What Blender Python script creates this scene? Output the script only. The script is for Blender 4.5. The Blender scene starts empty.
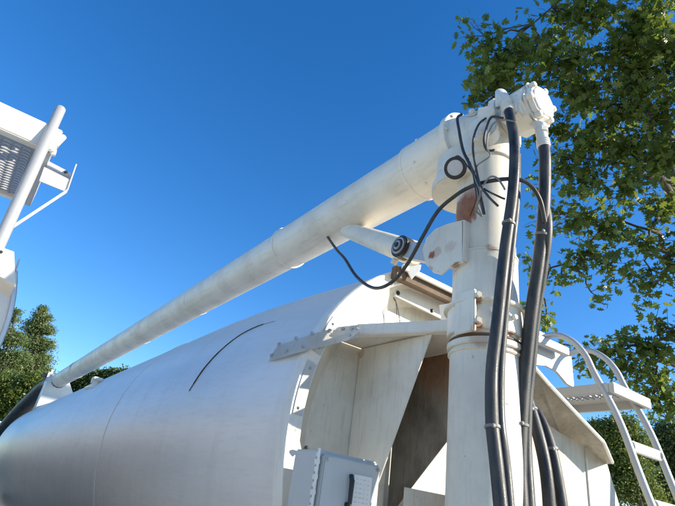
import bpy, bmesh, math, random
import numpy as np
from mathutils import Vector, Matrix, Quaternion
random.seed(7); rng = np.random.default_rng(7)
C = bpy.context.scene.collection
R = math.radians

# ---------------------------------------------------------------- camera, sky, sun, exposure
CAMH = 1.6
F = 510.0
_Z = Vector((147.5, 988, -510)).normalized()
_T = Vector((-408.5, -202, -510)); _T = (_T - _Z*_T.dot(_Z)).normalized()
_X = _T.cross(_Z)
BM = Matrix((_X, _T, _Z))                       # camera axes -> world (x right of the truck, y forward, z up)
cam = bpy.data.cameras.new('camera'); camo = bpy.data.objects.new('camera', cam); C.objects.link(camo)
cam.sensor_width = 36; cam.lens = 36*F/675; cam.clip_end = 3000; cam.clip_start = 0.05
camo.matrix_world = Matrix.Translation((0, 0, CAMH)) @ BM.to_4x4()
bpy.context.scene.camera = camo

SUN_EL = 22.0
RHO = 0.95
sun_h = Vector((RHO, -1, 0)).normalized()
sun_dir = (sun_h*math.cos(R(SUN_EL)) + Vector((0, 0, math.sin(R(SUN_EL))))).normalized()
world = bpy.data.worlds.new('World'); bpy.context.scene.world = world; world.use_nodes = True
wn = world.node_tree; wn.nodes.clear()
sky = wn.nodes.new('ShaderNodeTexSky'); sky.sky_type = 'NISHITA'; sky.sun_disc = False
sky.sun_elevation = R(SUN_EL); sky.sun_rotation = math.atan2(sun_h.x, sun_h.y)
sky.air_density = 1.0; sky.dust_density = 0.05; sky.ozone_density = 3.2
hs = wn.nodes.new('ShaderNodeHueSaturation'); hs.inputs['Hue'].default_value = 0.507; hs.inputs['Saturation'].default_value = 1.30; hs.inputs['Value'].default_value = 0.79
bg = wn.nodes.new('ShaderNodeBackground'); bg.inputs['Strength'].default_value = 0.15
wo = wn.nodes.new('ShaderNodeOutputWorld')
wn.links.new(sky.outputs[0], hs.inputs['Color']); wn.links.new(hs.outputs[0], bg.inputs[0]); wn.links.new(bg.outputs[0], wo.inputs[0])
sl = bpy.data.lights.new('sun', 'SUN'); sl.energy = 4.0; sl.angle = R(0.5); sl.color = (1.0, 0.90, 0.74)
so = bpy.data.objects.new('sun', sl); C.objects.link(so)
so.rotation_euler = sun_dir.to_track_quat('Z', 'Y').to_euler(); so.location = (0, 0, 30)
vs = bpy.context.scene.view_settings
bpy.context.scene.display_settings.display_device = 'sRGB'
vs.view_transform = 'Standard'; vs.look = 'None'; vs.gamma = 1; vs.exposure = 1.08
bpy.context.scene.cycles.max_bounces = 8

# ---------------------------------------------------------------- helpers
def ray(x, y): return BM @ Vector((x-337.5, 253-y, -F))
def P(x, y, ax, v):
    """world point where the sight line of a measured pixel meets the plane ax = v"""
    i = 'xyz'.index(ax); r = ray(x, y); o = Vector((0, 0, CAMH)); return o + r*((v-o[i])/r[i])
def D(x, y, d): return Vector((0, 0, CAMH)) + ray(x, y)*(d/F)

def tag(o, label=None, cat=None, group=None, kind=None):
    for k, v in (('label', label), ('category', cat), ('group', group), ('kind', kind)):
        if v: o[k] = v
    return o
def root(name, loc, label, cat, group=None):
    o = bpy.data.objects.new(name, None); C.objects.link(o); o.location = loc; o.empty_display_size = .1
    return tag(o, label, cat, group)
def wloc(o):
    v = Vector(o.location)
    while o.parent: o = o.parent; v += Vector(o.location)
    return v
def link(name, bm, mat, parent=None, smooth=30):
    """bm in world coordinates; origin put at its middle"""
    bmesh.ops.recalc_face_normals(bm, faces=bm.faces) if smooth is not None else None
    me = bpy.data.meshes.new(name); bm.to_mesh(me); bm.free()
    co = np.empty(len(me.vertices)*3, np.float32); me.vertices.foreach_get('co', co); co = co.reshape(-1, 3)
    c = (co.min(0)+co.max(0))/2
    me.vertices.foreach_set('co', (co-c).ravel())
    for p in me.polygons: p.use_smooth = True
    if smooth is not None: me.set_sharp_from_angle(angle=R(smooth))
    me.materials.append(mat); me.update()
    o = bpy.data.objects.new(name, me); C.objects.link(o)
    o.location = Vector(c.tolist()) - (wloc(parent) if parent else Vector())
    if parent: o.parent = parent
    return o
def bevel(bm, w, seg=2, ang=35):
    if w > 0:
        es = [e for e in bm.edges if len(e.link_faces) == 2 and e.calc_face_angle(0) > R(ang)]
        bmesh.ops.bevel(bm, geom=es, offset=w, segments=seg, affect='EDGES', clamp_overlap=True)
def box(bm, c, s, rot=None, bev=0.003):
    t = bmesh.new(); bmesh.ops.create_cube(t, size=1)
    bmesh.ops.scale(t, vec=Vector(s), verts=t.verts); bevel(t, bev)
    m = Matrix.Translation(Vector(c)) @ (rot.to_4x4() if rot else Matrix())
    t.transform(m); me = bpy.data.meshes.new('t'); t.to_mesh(me); t.free(); bm.from_mesh(me); bpy.data.meshes.remove(me); return bm
def bar(bm, a, b, w, h, up=Vector((0, 0, 1)), bev=0.002):
    a = Vector(a); b = Vector(b); d = (b-a); L = d.length; z = d.normalized()
    x = up.cross(z).normalized(); y = z.cross(x)
    m = Matrix((x, y, z)).transposed()
    return box(bm, (a+b)/2, (w, h, L), m, bev)
def cyl(bm, a, b, r0, r1=None, n=32, bev=0.002, caps=True):
    if r1 is None: r1 = r0
    a = Vector(a); b = Vector(b); d = b-a
    t = bmesh.new(); bmesh.ops.create_cone(t, cap_ends=caps, segments=n, radius1=r0, radius2=r1, depth=d.length)
    if bev and caps: bevel(t, bev, 2, 60)
    t.transform(Matrix.Translation((a+b)/2) @ d.to_track_quat('Z', 'Y').to_matrix().to_4x4())
    me = bpy.data.meshes.new('t'); t.to_mesh(me); t.free(); bm.from_mesh(me); bpy.data.meshes.remove(me); return bm
def spline(pts, n=10):
    pts = [Vector(p) for p in pts]; out = []
    q = [pts[0]*2-pts[1]] + pts + [pts[-1]*2-pts[-2]]
    for i in range(1, len(q)-2):
        for k in range(n):
            t = k/n; a, b, c, d = q[i-1:i+3]
            out.append(0.5*((2*b)+(c-a)*t+(2*a-5*b+4*c-d)*t*t+(3*b-a-3*c+d)*t**3))
    out.append(pts[-1]); return out
def tube(bm, pts, r, n=10, cap=True, ell=None):
    pts = [Vector(p) for p in pts]; rr = r if isinstance(r, (list, tuple)) else [r]*len(pts)
    rings = []; prev = None
    for i, p in enumerate(pts):
        d = (pts[min(i+1, len(pts)-1)]-pts[max(i-1, 0)]).normalized()
        if prev is None:
            prev = d.orthogonal().normalized()
        prev = (prev-d*prev.dot(d)).normalized(); s = d.cross(prev)
        rings.append([bm.verts.new(p+(prev*math.cos(2*math.pi*k/n)+s*math.sin(2*math.pi*k/n))*rr[i]) for k in range(n)])
    for a, b in zip(rings, rings[1:]):
        for k in range(n): bm.faces.new((a[k], a[(k+1) % n], b[(k+1) % n], b[k]))
    if cap: bm.faces.new(rings[0][::-1]); bm.faces.new(rings[-1])
    return bm
def plate(bm, pts, th, bev=0.0015):
    """flat sheet from an outline of world points, given thickness behind it"""
    pts = [Vector(p) for p in pts]; n = Vector()
    for i in range(1, len(pts)-1): n += (pts[i]-pts[0]).cross(pts[i+1]-pts[0])
    n.normalize(); t = bmesh.new()
    a = [t.verts.new(p+n*th/2) for p in pts]; b = [t.verts.new(p-n*th/2) for p in pts]
    t.faces.new(a); t.faces.new(b[::-1]); m = len(pts)
    for i in range(m): t.faces.new((a[i], b[i], b[(i+1) % m], a[(i+1) % m]))
    bmesh.ops.recalc_face_normals(t, faces=t.faces); bevel(t, bev, 1)
    me = bpy.data.meshes.new('t'); t.to_mesh(me); t.free(); bm.from_mesh(me); bpy.data.meshes.remove(me); return bm
def N(): return bmesh.new()
def bolt(p, nrm, r, parent, mat, h=None, name='bolt', hexa=True):
    nrm = Vector(nrm).normalized(); p = Vector(p); h = h or r*0.9
    bm = N(); cyl(bm, p-nrm*0.001, p+nrm*0.003, r*1.45, n=16, bev=0)
    cyl(bm, p+nrm*0.003, p+nrm*(0.003+h), r, r*0.9, n=6 if hexa else 12, bev=r*0.15)
    return link(name, bm, mat, parent, 40)

# ---------------------------------------------------------------- materials
def new_mat(name):
    m = bpy.data.materials.new(name); m.use_nodes = True; nt = m.node_tree
    return m, nt, nt.nodes['Principled BSDF']
def rgba(c): return (c[0], c[1], c[2], 1)
def noise(nt, scale, detail=5, rough=.6, vec=None, dist=0):
    n = nt.nodes.new('ShaderNodeTexNoise'); n.inputs['Scale'].default_value = scale; n.inputs['Detail'].default_value = detail
    n.inputs['Roughness'].default_value = rough; n.inputs['Distortion'].default_value = dist
    if vec is not None: nt.links.new(vec, n.inputs['Vector'])
    return n.outputs['Fac']
def ramp(nt, fac, a, b, c0=(0, 0, 0), c1=(1, 1, 1)):
    r = nt.nodes.new('ShaderNodeValToRGB'); r.color_ramp.elements[0].position = a; r.color_ramp.elements[1].position = b
    r.color_ramp.elements[0].color = rgba(c0); r.color_ramp.elements[1].color = rgba(c1); nt.links.new(fac, r.inputs[0]); return r.outputs[0]
def mixc(nt, fac, a, b):
    m = nt.nodes.new('ShaderNodeMix'); m.data_type = 'RGBA'
    for v, s in ((fac, m.inputs[0]), (a, m.inputs[6]), (b, m.inputs[7])):
        if isinstance(v, (int, float)): s.default_value = v
        elif isinstance(v, (tuple, list)): s.default_value = rgba(v)
        else: nt.links.new(v, s)
    return m.outputs[2]
def math_(nt, op, a, b=None, clamp=False):
    m = nt.nodes.new('ShaderNodeMath'); m.operation = op; m.use_clamp = clamp
    for v, s in ((a, m.inputs[0]), (b, m.inputs[1])):
        if v is None: continue
        if isinstance(v, (int, float)): s.default_value = v
        else: nt.links.new(v, s)
    return m.outputs[0]
def mapped(nt, scale):
    g = nt.nodes.new('ShaderNodeNewGeometry'); mp = nt.nodes.new('ShaderNodeMapping'); mp.inputs['Scale'].default_value = scale
    nt.links.new(g.outputs['Position'], mp.inputs['Vector']); return mp.outputs[0]
def paint(name, col, dirt=(.30, .25, .18), amount=.35, rough=.42, rust=(), metal=0.0, streak=True, smap=(9, 9, 1.1), bump=.15, spec=.5, fleck=.5):
    m, nt, b = new_mat(name)
    pos = mapped(nt, (1, 1, 1)); st = mapped(nt, smap)
    n1 = noise(nt, 3.2, 8, .65, pos); n2 = noise(nt, 5, 6, .6, st); n3 = noise(nt, 60, 4, .6, pos)
    d = math_(nt, 'MULTIPLY', ramp(nt, n1, .42, .75), amount)
    c = mixc(nt, d, col, dirt)
    if streak: c = mixc(nt, math_(nt, 'MULTIPLY', ramp(nt, n2, .52, .8), amount*.7), c, tuple(v*.8 for v in dirt))
    c = mixc(nt, math_(nt, 'MULTIPLY', ramp(nt, n3, .66, .72), fleck*amount), c, (.16, .10, .06))
    chip = noise(nt, 23, 3, .8, pos, .6); c = mixc(nt, math_(nt, 'MULTIPLY', ramp(nt, chip, .705, .72), .75), c, (.22, .12, .06))
    for (p, r, s) in rust:
        g = nt.nodes.new('ShaderNodeNewGeometry'); sb = nt.nodes.new('ShaderNodeVectorMath'); sb.operation = 'DISTANCE'
        nt.links.new(g.outputs['Position'], sb.inputs[0]); sb.inputs[1].default_value = tuple(p)
        f = math_(nt, 'SUBTRACT', 1.0, math_(nt, 'DIVIDE', sb.outputs['Value'], r), True)
        nn = noise(nt, 14/ r*.12, 9, .78, mapped(nt, (1, 1, .45)))
        k = math_(nt, 'ADD', f, math_(nt, 'MULTIPLY', math_(nt, 'SUBTRACT', nn, .5), 1.5))
        mask = math_(nt, 'MULTIPLY', ramp(nt, k, .42, .62), math_(nt, 'MULTIPLY', ramp(nt, f, 0, .25), s))
        c = mixc(nt, mask, c, mixc(nt, noise(nt, 45, 4, .6, pos), (.46, .17, .05), (.17, .055, .02)))
    nt.links.new(c, b.inputs['Base Color'])
    nt.links.new(ramp(nt, n1, .3, .8, (rough,)*3, (min(1, rough+.25),)*3), b.inputs['Roughness'])
    b.inputs['Metallic'].default_value = metal; b.inputs['Specular IOR Level'].default_value = spec
    if bump:
        bp = nt.nodes.new('ShaderNodeBump'); bp.inputs['Strength'].default_value = bump; bp.inputs['Distance'].default_value = .004
        nt.links.new(noise(nt, 30, 4, .5, pos), bp.inputs['Height']); nt.links.new(bp.outputs[0], b.inputs['Normal'])
    return m
BR = P(432, 255, 'x', 1.44)
FL = P(462, 205, 'x', 1.45)
CREAM = (.68, .655, .58)
M = {}
M['white'] = paint('white_paint', (.78, .76, .70), amount=.25)
M['cream'] = paint('cream_paint', CREAM, amount=.45, rust=[(Vector((2.72, 1.5, 2.10)), .2, .35), (Vector((1.62, 2.1, 2.38)), .05, .4)])
M['column'] = paint('column_paint', (.75, .715, .615), amount=.34, rust=[(Vector((1.458, 1.2, 2.30)), .045, .8), (Vector((1.458, 1.2, 2.41)), .035, .7), (Vector((1.5, 1.17, 2.66)), .05, .5), (Vector((1.58, 1.14, 2.30)), .035, .8), (Vector((1.47, 1.2, 2.26)), .07, .35), (Vector((1.6, 1.15, 2.245)), .07, .3), (Vector((1.72, 1.2, 2.24)), .08, .6), (P(464, 207, 'x', 1.47), .16, .95), (P(462, 212, 'x', 1.44), .12, 1.0), (P(448, 214, 'x', 1.46), .09, .8), (P(468, 195, 'x', 1.47), .09, .6), (P(440, 203, 'x', 1.45), .12, .35)])
M['boom'] = paint('boom_paint', (.80, .75, .64), amount=.4, smap=(7, .7, 7), rust=[(P(76, 361, 'x', 1.5)+Vector((0,0,.08)), .45, .8), (P(310, 262, 'x', 1.5), .12, .5), (P(458, 210, 'x', 1.5), .16, .9)])
M['bracket'] = paint('bracket_paint', (.74, .71, .62), amount=.35, rust=[(BR, .036, 1.0), (P(437, 252, 'x', 1.44), .05, .35), (P(450, 247, 'x', 1.44), .06, .25), (P(455, 268, 'x', 1.44), .05, .8), (P(430, 270, 'x', 1.44), .04, .5)])
M['motor'] = paint('motor_paint', (.74, .72, .65), amount=.38, bump=.5, rough=.35)
M['grey'] = paint('grey_paint', (.50, .51, .50), amount=.3)
M['alu'] = paint('weathered_aluminium', (.62, .63, .64), dirt=(.35, .35, .34), amount=.5, rough=.38, metal=.75, bump=.1)
M['ladder'] = paint('ladder_aluminium', (.50, .50, .48), dirt=(.4, .39, .36), amount=.4, rough=.4, metal=.35, bump=.05)
M['dirty_shaded'] = paint('grimy_shaded_paint', (.30, .275, .24), dirt=(.05, .035, .025), amount=.95, rough=.6, rust=[(Vector((1.9, 1.75, 2.45)), .5, .5)])  # dark brown stands for recess shade as well as grime and rust
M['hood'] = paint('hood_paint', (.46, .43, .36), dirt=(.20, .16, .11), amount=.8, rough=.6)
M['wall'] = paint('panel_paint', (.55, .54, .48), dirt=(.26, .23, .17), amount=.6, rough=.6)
M['brown'] = paint('rusty_steel', (.16, .11, .07), dirt=(.05, .03, .02), amount=.8, rough=.7)
M['steel'] = paint('bolt_steel', (.55, .54, .52), dirt=(.2, .15, .1), amount=.4, rough=.4, metal=.6, bump=0)
M['cabinet'] = paint('cabinet_paint', (.50, .52, .51), amount=.15, rough=.45)
M['tyre'] = paint('tyre_rubber', (.03, .03, .03), dirt=(.12, .10, .08), amount=.5, rough=.8)

def tank_mat():
    m, nt, b = new_mat('tank_aluminium')
    st = mapped(nt, (2.5, .35, 2.5)); n1 = noise(nt, 2.0, 6, .6, st); fine = noise(nt, 9, 8, .7, mapped(nt, (6, .6, 6)))
    c = mixc(nt, ramp(nt, n1, .3, .75), (.69, .68, .66), (.78, .765, .74))
    c = mixc(nt, math_(nt, 'MULTIPLY', ramp(nt, fine, .5, .8), .25), c, (.38, .36, .33))
    run = noise(nt, 3.0, 7, .65, mapped(nt, (.7, 2.2, .5))); c = mixc(nt, math_(nt, 'MULTIPLY', ramp(nt, run, .5, .85), .22), c, (.33, .30, .25))
    scuff = noise(nt, 11, 5, .7, mapped(nt, (1, .25, 1.6)), 1.5); c = mixc(nt, math_(nt, 'MULTIPLY', ramp(nt, scuff, .66, .70), .35), c, (.72, .71, .68))
    nt.links.new(c, b.inputs['Base Color']); b.inputs['Metallic'].default_value = .12; b.inputs['Specular IOR Level'].default_value = .42
    nt.links.new(ramp(nt, fine, .2, .9, (.36,)*3, (.5,)*3), b.inputs['Roughness'])
    bp = nt.nodes.new('ShaderNodeBump'); bp.inputs['Strength'].default_value = .5; bp.inputs['Distance'].default_value = .02
    nt.links.new(noise(nt, 1.3, 2, .4, mapped(nt, (1, .8, 1))), bp.inputs['Height']); nt.links.new(bp.outputs[0], b.inputs['Normal'])
    return m
M['tank'] = tank_mat()
def rubber():
    m, nt, b = new_mat('black_rubber')
    n = noise(nt, 25, 5, .6, mapped(nt, (1, 1, .3)))
    nt.links.new(ramp(nt, n, .35, .8, (.012, .012, .013), (.085, .08, .072)), b.inputs['Base Color'])
    nt.links.new(ramp(nt, n, .3, .8, (.34,)*3, (.7,)*3), b.inputs['Roughness'])
    bp = nt.nodes.new('ShaderNodeBump'); bp.inputs['Strength'].default_value = .25; bp.inputs['Distance'].default_value = .002
    nt.links.new(noise(nt, 180, 2, .5, mapped(nt, (1, 1, 1))), bp.inputs['Height']); nt.links.new(bp.outputs[0], b.inputs['Normal'])
    return m
M['rubber'] = rubber()
M['tie'] = paint('cable_tie_plastic', (.20, .20, .19), amount=.2, bump=0)
M['glass'] = paint('lamp_lens', (.55, .56, .56), amount=.3, rough=.15, bump=0)
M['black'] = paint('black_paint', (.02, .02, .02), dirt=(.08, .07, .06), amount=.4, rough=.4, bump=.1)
M['sticker'] = paint('sticker_paper', (.82, .81, .76), amount=.08, bump=0)
M['print'] = paint('faded_print', (.55, .52, .47), amount=.1, bump=0, streak=False)
def bark():
    m, nt, b = new_mat('bark'); n = noise(nt, 12, 8, .7, mapped(nt, (3, 3, .6)))
    nt.links.new(ramp(nt, n, .3, .7, (.035, .027, .02), (.12, .10, .08)), b.inputs['Base Color']); b.inputs['Roughness'].default_value = .9
    return m
M['bark'] = bark()
def leaf_mat(name, dark, light, trans, tfac=.38, scale=1.4):
    m = bpy.data.materials.new(name); m.use_nodes = True; nt = m.node_tree; nt.nodes.clear()
    out = nt.nodes.new('ShaderNodeOutputMaterial'); at = nt.nodes.new('ShaderNodeAttribute'); at.attribute_name = 'tone'
    n = noise(nt, scale, 3, .6, mapped(nt, (1, 1, 1)))
    f = math_(nt, 'ADD', math_(nt, 'MULTIPLY', at.outputs['Fac'], .7), math_(nt, 'MULTIPLY', math_(nt, 'SUBTRACT', n, .5), 1.0), True)
    col = mixc(nt, f, dark, light); tc = mixc(nt, f, tuple(v*.6 for v in trans), trans)
    p = nt.nodes.new('ShaderNodeBsdfPrincipled'); p.inputs['Roughness'].default_value = .42; nt.links.new(col, p.inputs['Base Color'])
    t = nt.nodes.new('ShaderNodeBsdfTranslucent'); nt.links.new(tc, t.inputs['Color'])
    mx = nt.nodes.new('ShaderNodeMixShader'); mx.inputs[0].default_value = tfac
    nt.links.new(p.outputs[0], mx.inputs[1]); nt.links.new(t.outputs[0], mx.inputs[2]); nt.links.new(mx.outputs[0], out.inputs[0])
    return m
M['oak'] = leaf_mat('oak_leaf', (.055, .10, .018), (.19, .25, .055), (.31, .41, .05), .42)
M['pine'] = leaf_mat('conifer_foliage', (.09, .14, .05), (.25, .31, .11), (.26, .34, .09), .3, .5)
M['broad'] = leaf_mat('broadleaf_foliage', (.07, .11, .022), (.22, .27, .06), (.28, .36, .06), .35, .4)
M['dark_broad'] = leaf_mat('dark_broadleaf_foliage', (.045, .08, .02), (.13, .18, .045), (.16, .22, .04), .3, .4)
def ground_mat():
    m, nt, b = new_mat('gravel'); pos = mapped(nt, (1, 1, 1))
    v = nt.nodes.new('ShaderNodeTexVoronoi'); v.inputs['Scale'].default_value = 45; nt.links.new(pos, v.inputs['Vector'])
    c = mixc(nt, v.outputs['Color'], (.50, .44, .35), (.74, .66, .53)); c = mixc(nt, ramp(nt, noise(nt, .6, 6, .6, pos), .4, .7), c, (.52, .46, .36))
    nt.links.new(c, b.inputs['Base Color']); b.inputs['Roughness'].default_value = .9
    bp = nt.nodes.new('ShaderNodeBump'); bp.inputs['Distance'].default_value = .02; nt.links.new(v.outputs['Distance'], bp.inputs['Height']); nt.links.new(bp.outputs[0], b.inputs['Normal'])
    return m
M['gravel'] = ground_mat()
def grass_mat():
    m, nt, b = new_mat('grass_field'); n = noise(nt, .3, 8, .7, mapped(nt, (1, 1, 1)))
    nt.links.new(ramp(nt, n, .3, .7, (.05, .075, .02), (.14, .14, .05)), b.inputs['Base Color']); b.inputs['Roughness'].default_value = .95
    return m

# ---------------------------------------------------------------- ground
bm = N()
for a, b_ in [((-1500, -1500), (1500, 1500))]:
    vs_ = [bm.verts.new(p) for p in ((a[0], a[1], -.01), (b_[0], a[1], -.01), (b_[0], b_[1], -.01), (a[0], b_[1], -.01))]; bm.faces.new(vs_)
tag(link('ground', bm, grass_mat(), None, None), kind='structure')
bm = N(); vs_ = [bm.verts.new(p) for p in ((-60, -70, 0), (50, -70, 0), (42, 20, 0), (-54, 22, 0))]; bm.faces.new(vs_)
tag(link('gravel_yard', bm, M['gravel'], None, None), kind='structure')

# ---------------------------------------------------------------- tank trailers
def section(cx, cz, r, n=96, rb=1.3, cap=9.0):
    pts = []
    for k in range(n):
        a = 2*math.pi*k/n; s = math.sin(a); pts.append((cx+r*math.cos(a), min(cap, cz+(r*s if s > 0 else rb*s))))
    return pts
def shell(name, stations, cx, mat, parent, n=96, back=False, front=False):
    bm = N(); rings = []
    for (y, r, cz) in stations:
        rings.append([bm.verts.new((x, y, z)) for x, z in section(cx, cz, r, n, cap=(2.885+.12*max(0, y-2.0)) if cx > 0 else 2.47)])
    for a, b in zip(rings, rings[1:]):
        for k in range(n): bm.faces.new((a[k], a[(k+1) % n], b[(k+1) % n], b[k]))
    if front:
        c = bm.verts.new((cx, stations[-1][0]+.25, stations[-1][2])); m = rings[-1]
        mid = [bm.verts.new((cx+(v.co.x-cx)*.7, stations[-1][0]+.17, stations[-1][2]+(v.co.z-stations[-1][2])*.7)) for v in m]
        for k in range(n): bm.faces.new((m[k], m[(k+1) % n], mid[(k+1) % n], mid[k])); bm.faces.new((mid[k], mid[(k+1) % n], c))
    return link(name, bm, mat, parent, 30)
CX, CZ = 2.21, 1.95
trailer = root('feed_trailer', (CX, 7.5, 0), 'large silver tank trailer with white recessed rear end, ladder and grey cabinet', 'tank trailer', 'tank trailers parked side by side')
def rad(y):
    if y < 2.0: return 1.04
    t = min(1, (y-2.0)/1.9); return 1.04+.085*(t*(2-t))
seams = [2.0, 4.75, 7.5, 10.2, 12.6, 14.2]
for i in range(5):
    ys = np.linspace(seams[i], seams[i+1], 13); off = 0
    shell('shell_panel', [(y, rad(y)+off, CZ) for y in ys], CX, M['tank'], trailer, front=(i == 4))
# rim, cone and recessed head
def ringpart(name, sts, mat, parent, cx=CX, cz=CZ, n=96):
    bm = N(); rings = []
    for (y, r) in sts: rings.append([bm.verts.new((x, y, z)) for x, z in section(cx, cz, r, n, rb=1.3*r/1.04, cap=(2.89-(1.047-r)*.6) if cx > 0 else 2.47)])
    for a, b in zip(rings, rings[1:]):
        for k in range(n): bm.faces.new((a[k], a[(k+1) % n], b[(k+1) % n], b[k]))
    return link(name, bm, mat, parent, 30)
ringpart('end_rim', [(2.04, 1.047), (1.985, 1.047), (1.975, 1.04), (1.975, .972), (1.985, .965), (2.0, .963)], M['white'], trailer)
ringpart('end_cone', [(2.0, .965), (2.005, .96), (2.11, .86), (2.12, .85)], M['cream'], trailer)
bm = N(); bm.faces.new([bm.verts.new((x, 2.12, z)) for x, z in section(CX, CZ, .853, 96, 1.3*.853/1.04, 2.78)])
head = link('head_plate', bm, M['cream'], trailer, None)
def conept(ang, r):     # on the cone, seen from behind: ang measured from +x
    return Vector((CX+r*math.cos(ang), 1.970, CZ+r*math.sin(ang)))
for a0, a1 in ((R(150), R(162)), (R(165), R(179))):
    bm = N(); k = 5
    for i in range(k):
        b0 = a0+(a1-a0)*i/k; b1 = a0+(a1-a0)*(i+1)/k
        bm.faces.new([bm.verts.new(q) for q in (conept(b0, 1.028), conept(b1, 1.028), conept(b1, .978), conept(b0, .978))])
    bmesh.ops.remove_doubles(bm, verts=bm.verts, dist=.0005); bmesh.ops.solidify(bm, geom=bm.faces[:], thickness=.003)
    pp = link('patch_plate', bm, M['cabinet'], trailer, 30)
    for b in (a0+.03, a1-.03): bolt(conept(b, 1.003), (0, -1, 0), .006, pp, M['steel'])
def on_tank(px, py, off=.003):
    o = Vector((0, 0, CAMH)); r = ray(px, py)/F; t = 1.0
    for _ in range(4000):
        q = o+r*t; d = math.hypot(q.x-CX, q.z-CZ)-rad(q.y)-off
        if d <= 0.0: return q
        t += max(d*.5, .0006)
    return q
# support deck above the recess, held out to the auger column
zt = 2.41
dk = [P(334, 337, 'z', zt), P(362, 333, 'z', zt), P(449, 331, 'z', zt), Vector((1.75, 1.38, zt)), Vector((2.15, 1.5, zt)), Vector((2.15, 2.11, zt)), Vector((1.45, 2.11, zt))]
dk[0] = Vector((1.36, 2.09, zt)); dk[1] = P(362, 334, 'z', zt)
bm = N(); plate(bm, dk, .008); link('support_deck', bm, M['cream'], trailer)
bm = N(); a = P(358, 331, 'z', zt+.012); b = P(450, 327, 'z', zt+.012)
bar(bm, a, b, .05, .055, bev=.004); ch = link('support_channel', bm, M['white'], trailer)
# bolted strap wrapping from the tank side to the channel
sp_o = [P(359, 325, 'y', 1.86), P(335, 328, 'y', 1.98), P(313, 333, 'y', 1.985), P(280, 347, 'y', 2.28), P(268, 361, 'y', 2.36), P(303, 352, 'y', 2.05), P(335, 344, 'y', 1.97), P(358, 337, 'y', 1.86)]
bm = N(); up_ = [P(361, 324.5, 'y', 1.85), P(338, 327, 'y', 1.95), P(312, 334, 'y', 1.965), on_tank(277, 346, .012)]
lo_ = [P(359, 337.5, 'y', 1.85), P(336, 343.5, 'y', 1.93), P(306, 350.5, 'y', 1.955), on_tank(268, 361.5, .012)]
for off in (0, 1):
    pass
vv = [[bm.verts.new(p) for p in up_], [bm.verts.new(p) for p in lo_]]
for i in range(3): bm.faces.new((vv[0][i], vv[0][i+1], vv[1][i+1], vv[1][i]))
bmesh.ops.solidify(bm, geom=bm.faces[:], thickness=.008)
strap = link('bolted_strap', bm, M['white'], trailer, 25)
nrm = (P(320, 335, 'y', 1.95)-Vector((0, 0, CAMH))).normalized()*-1
pn = (up_[1]-lo_[2]).cross(up_[3]-up_[1]).normalized()
if pn.dot(nrm) < 0: pn = -pn
def lerp_bolt(px, py, d):
    o = Vector((0, 0, CAMH)); r = ray(px, py); best = None
    for i in range(3):
        for tri in ((up_[i], up_[i+1], lo_[i]), (up_[i+1], lo_[i+1], lo_[i])):
            n_ = (tri[1]-tri[0]).cross(tri[2]-tri[0]).normalized(); t = (tri[0]-o).dot(n_)/r.dot(n_); q = o+r*t
            w = sum((tri[j]-q).length for j in range(3))
            if best is None or w < best[0]: best = (w, q, n_ if n_.dot(r) < 0 else -n_)
    return best[1]+best[2]*.002, best[2]
for (px, py) in [(272, 356), (287, 352), (303, 347), (279.5, 344.5), (296, 339), (312, 333.8), (329.5, 331), (343.5, 329.5), (352, 329), (357, 328.5), (350, 336)]:
    q, n_ = lerp_bolt(px, py, 0); bolt(q, n_, .0075, strap, M['steel'])
# gusset plates
GX = 1.62
bm = N(); plate(bm, [Vector((GX, 2.115, zt-.006)), P(432, 334, 'x', GX), P(386, 462, 'x', GX), P(386, 462, 'x', GX)+(P(386, 462, 'x', GX)-P(432, 334, 'x', GX))*((2.115-P(386, 462, 'x', GX).y)/(P(386, 462, 'x', GX).y-P(432, 334, 'x', GX).y))], .008)
link('gusset', bm, M['cream'], trailer)
GX2 = 1.90
g2 = [Vector((GX2, 2.115, zt-.006)), Vector((GX2, 1.46, zt-.006)), Vector((GX2, 1.46, P(452, 435, 'x', GX2).z+.03)), P(452, 435, 'x', GX2), P(402, 500, 'x', GX2), Vector((GX2, 2.115, P(402, 500, 'x', GX2).z-.1))]
bm = N(); plate(bm, g2, .008); tag(link('gusset', bm, M['dirty_shaded'], trailer), label='grimy brown inner gusset plate with recess shade painted in')
bm = N(); bar(bm, (1.77, 2.05, 1.0), (1.77, 2.05, 2.02), .05, .04, up=Vector((0, 1, 0)), bev=.004); link('post', bm, M['cream'], trailer)
bm = N(); bar(bm, (1.93, 1.95, 1.0), (1.93, 1.95, 1.72), .05, .06, up=Vector((0, 1, 0)), bev=.004); link('post', bm, M['cream'], trailer)
for x in (1.985, 2.02):
    bm = N(); tube(bm, [(x, 1.62, .9), (x, 1.62, 1.6), (x, 1.64, 2.38)], .014); link('pipe', bm, M['black'], trailer)
bm = N(); plate(bm, [(1.80, 1.90, 1.0), (2.16, 1.90, 1.0), (2.16, 1.90, 1.76), (1.80, 1.90, 1.76)], .006); link('lower_panel', bm, M['cream'], trailer)
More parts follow.
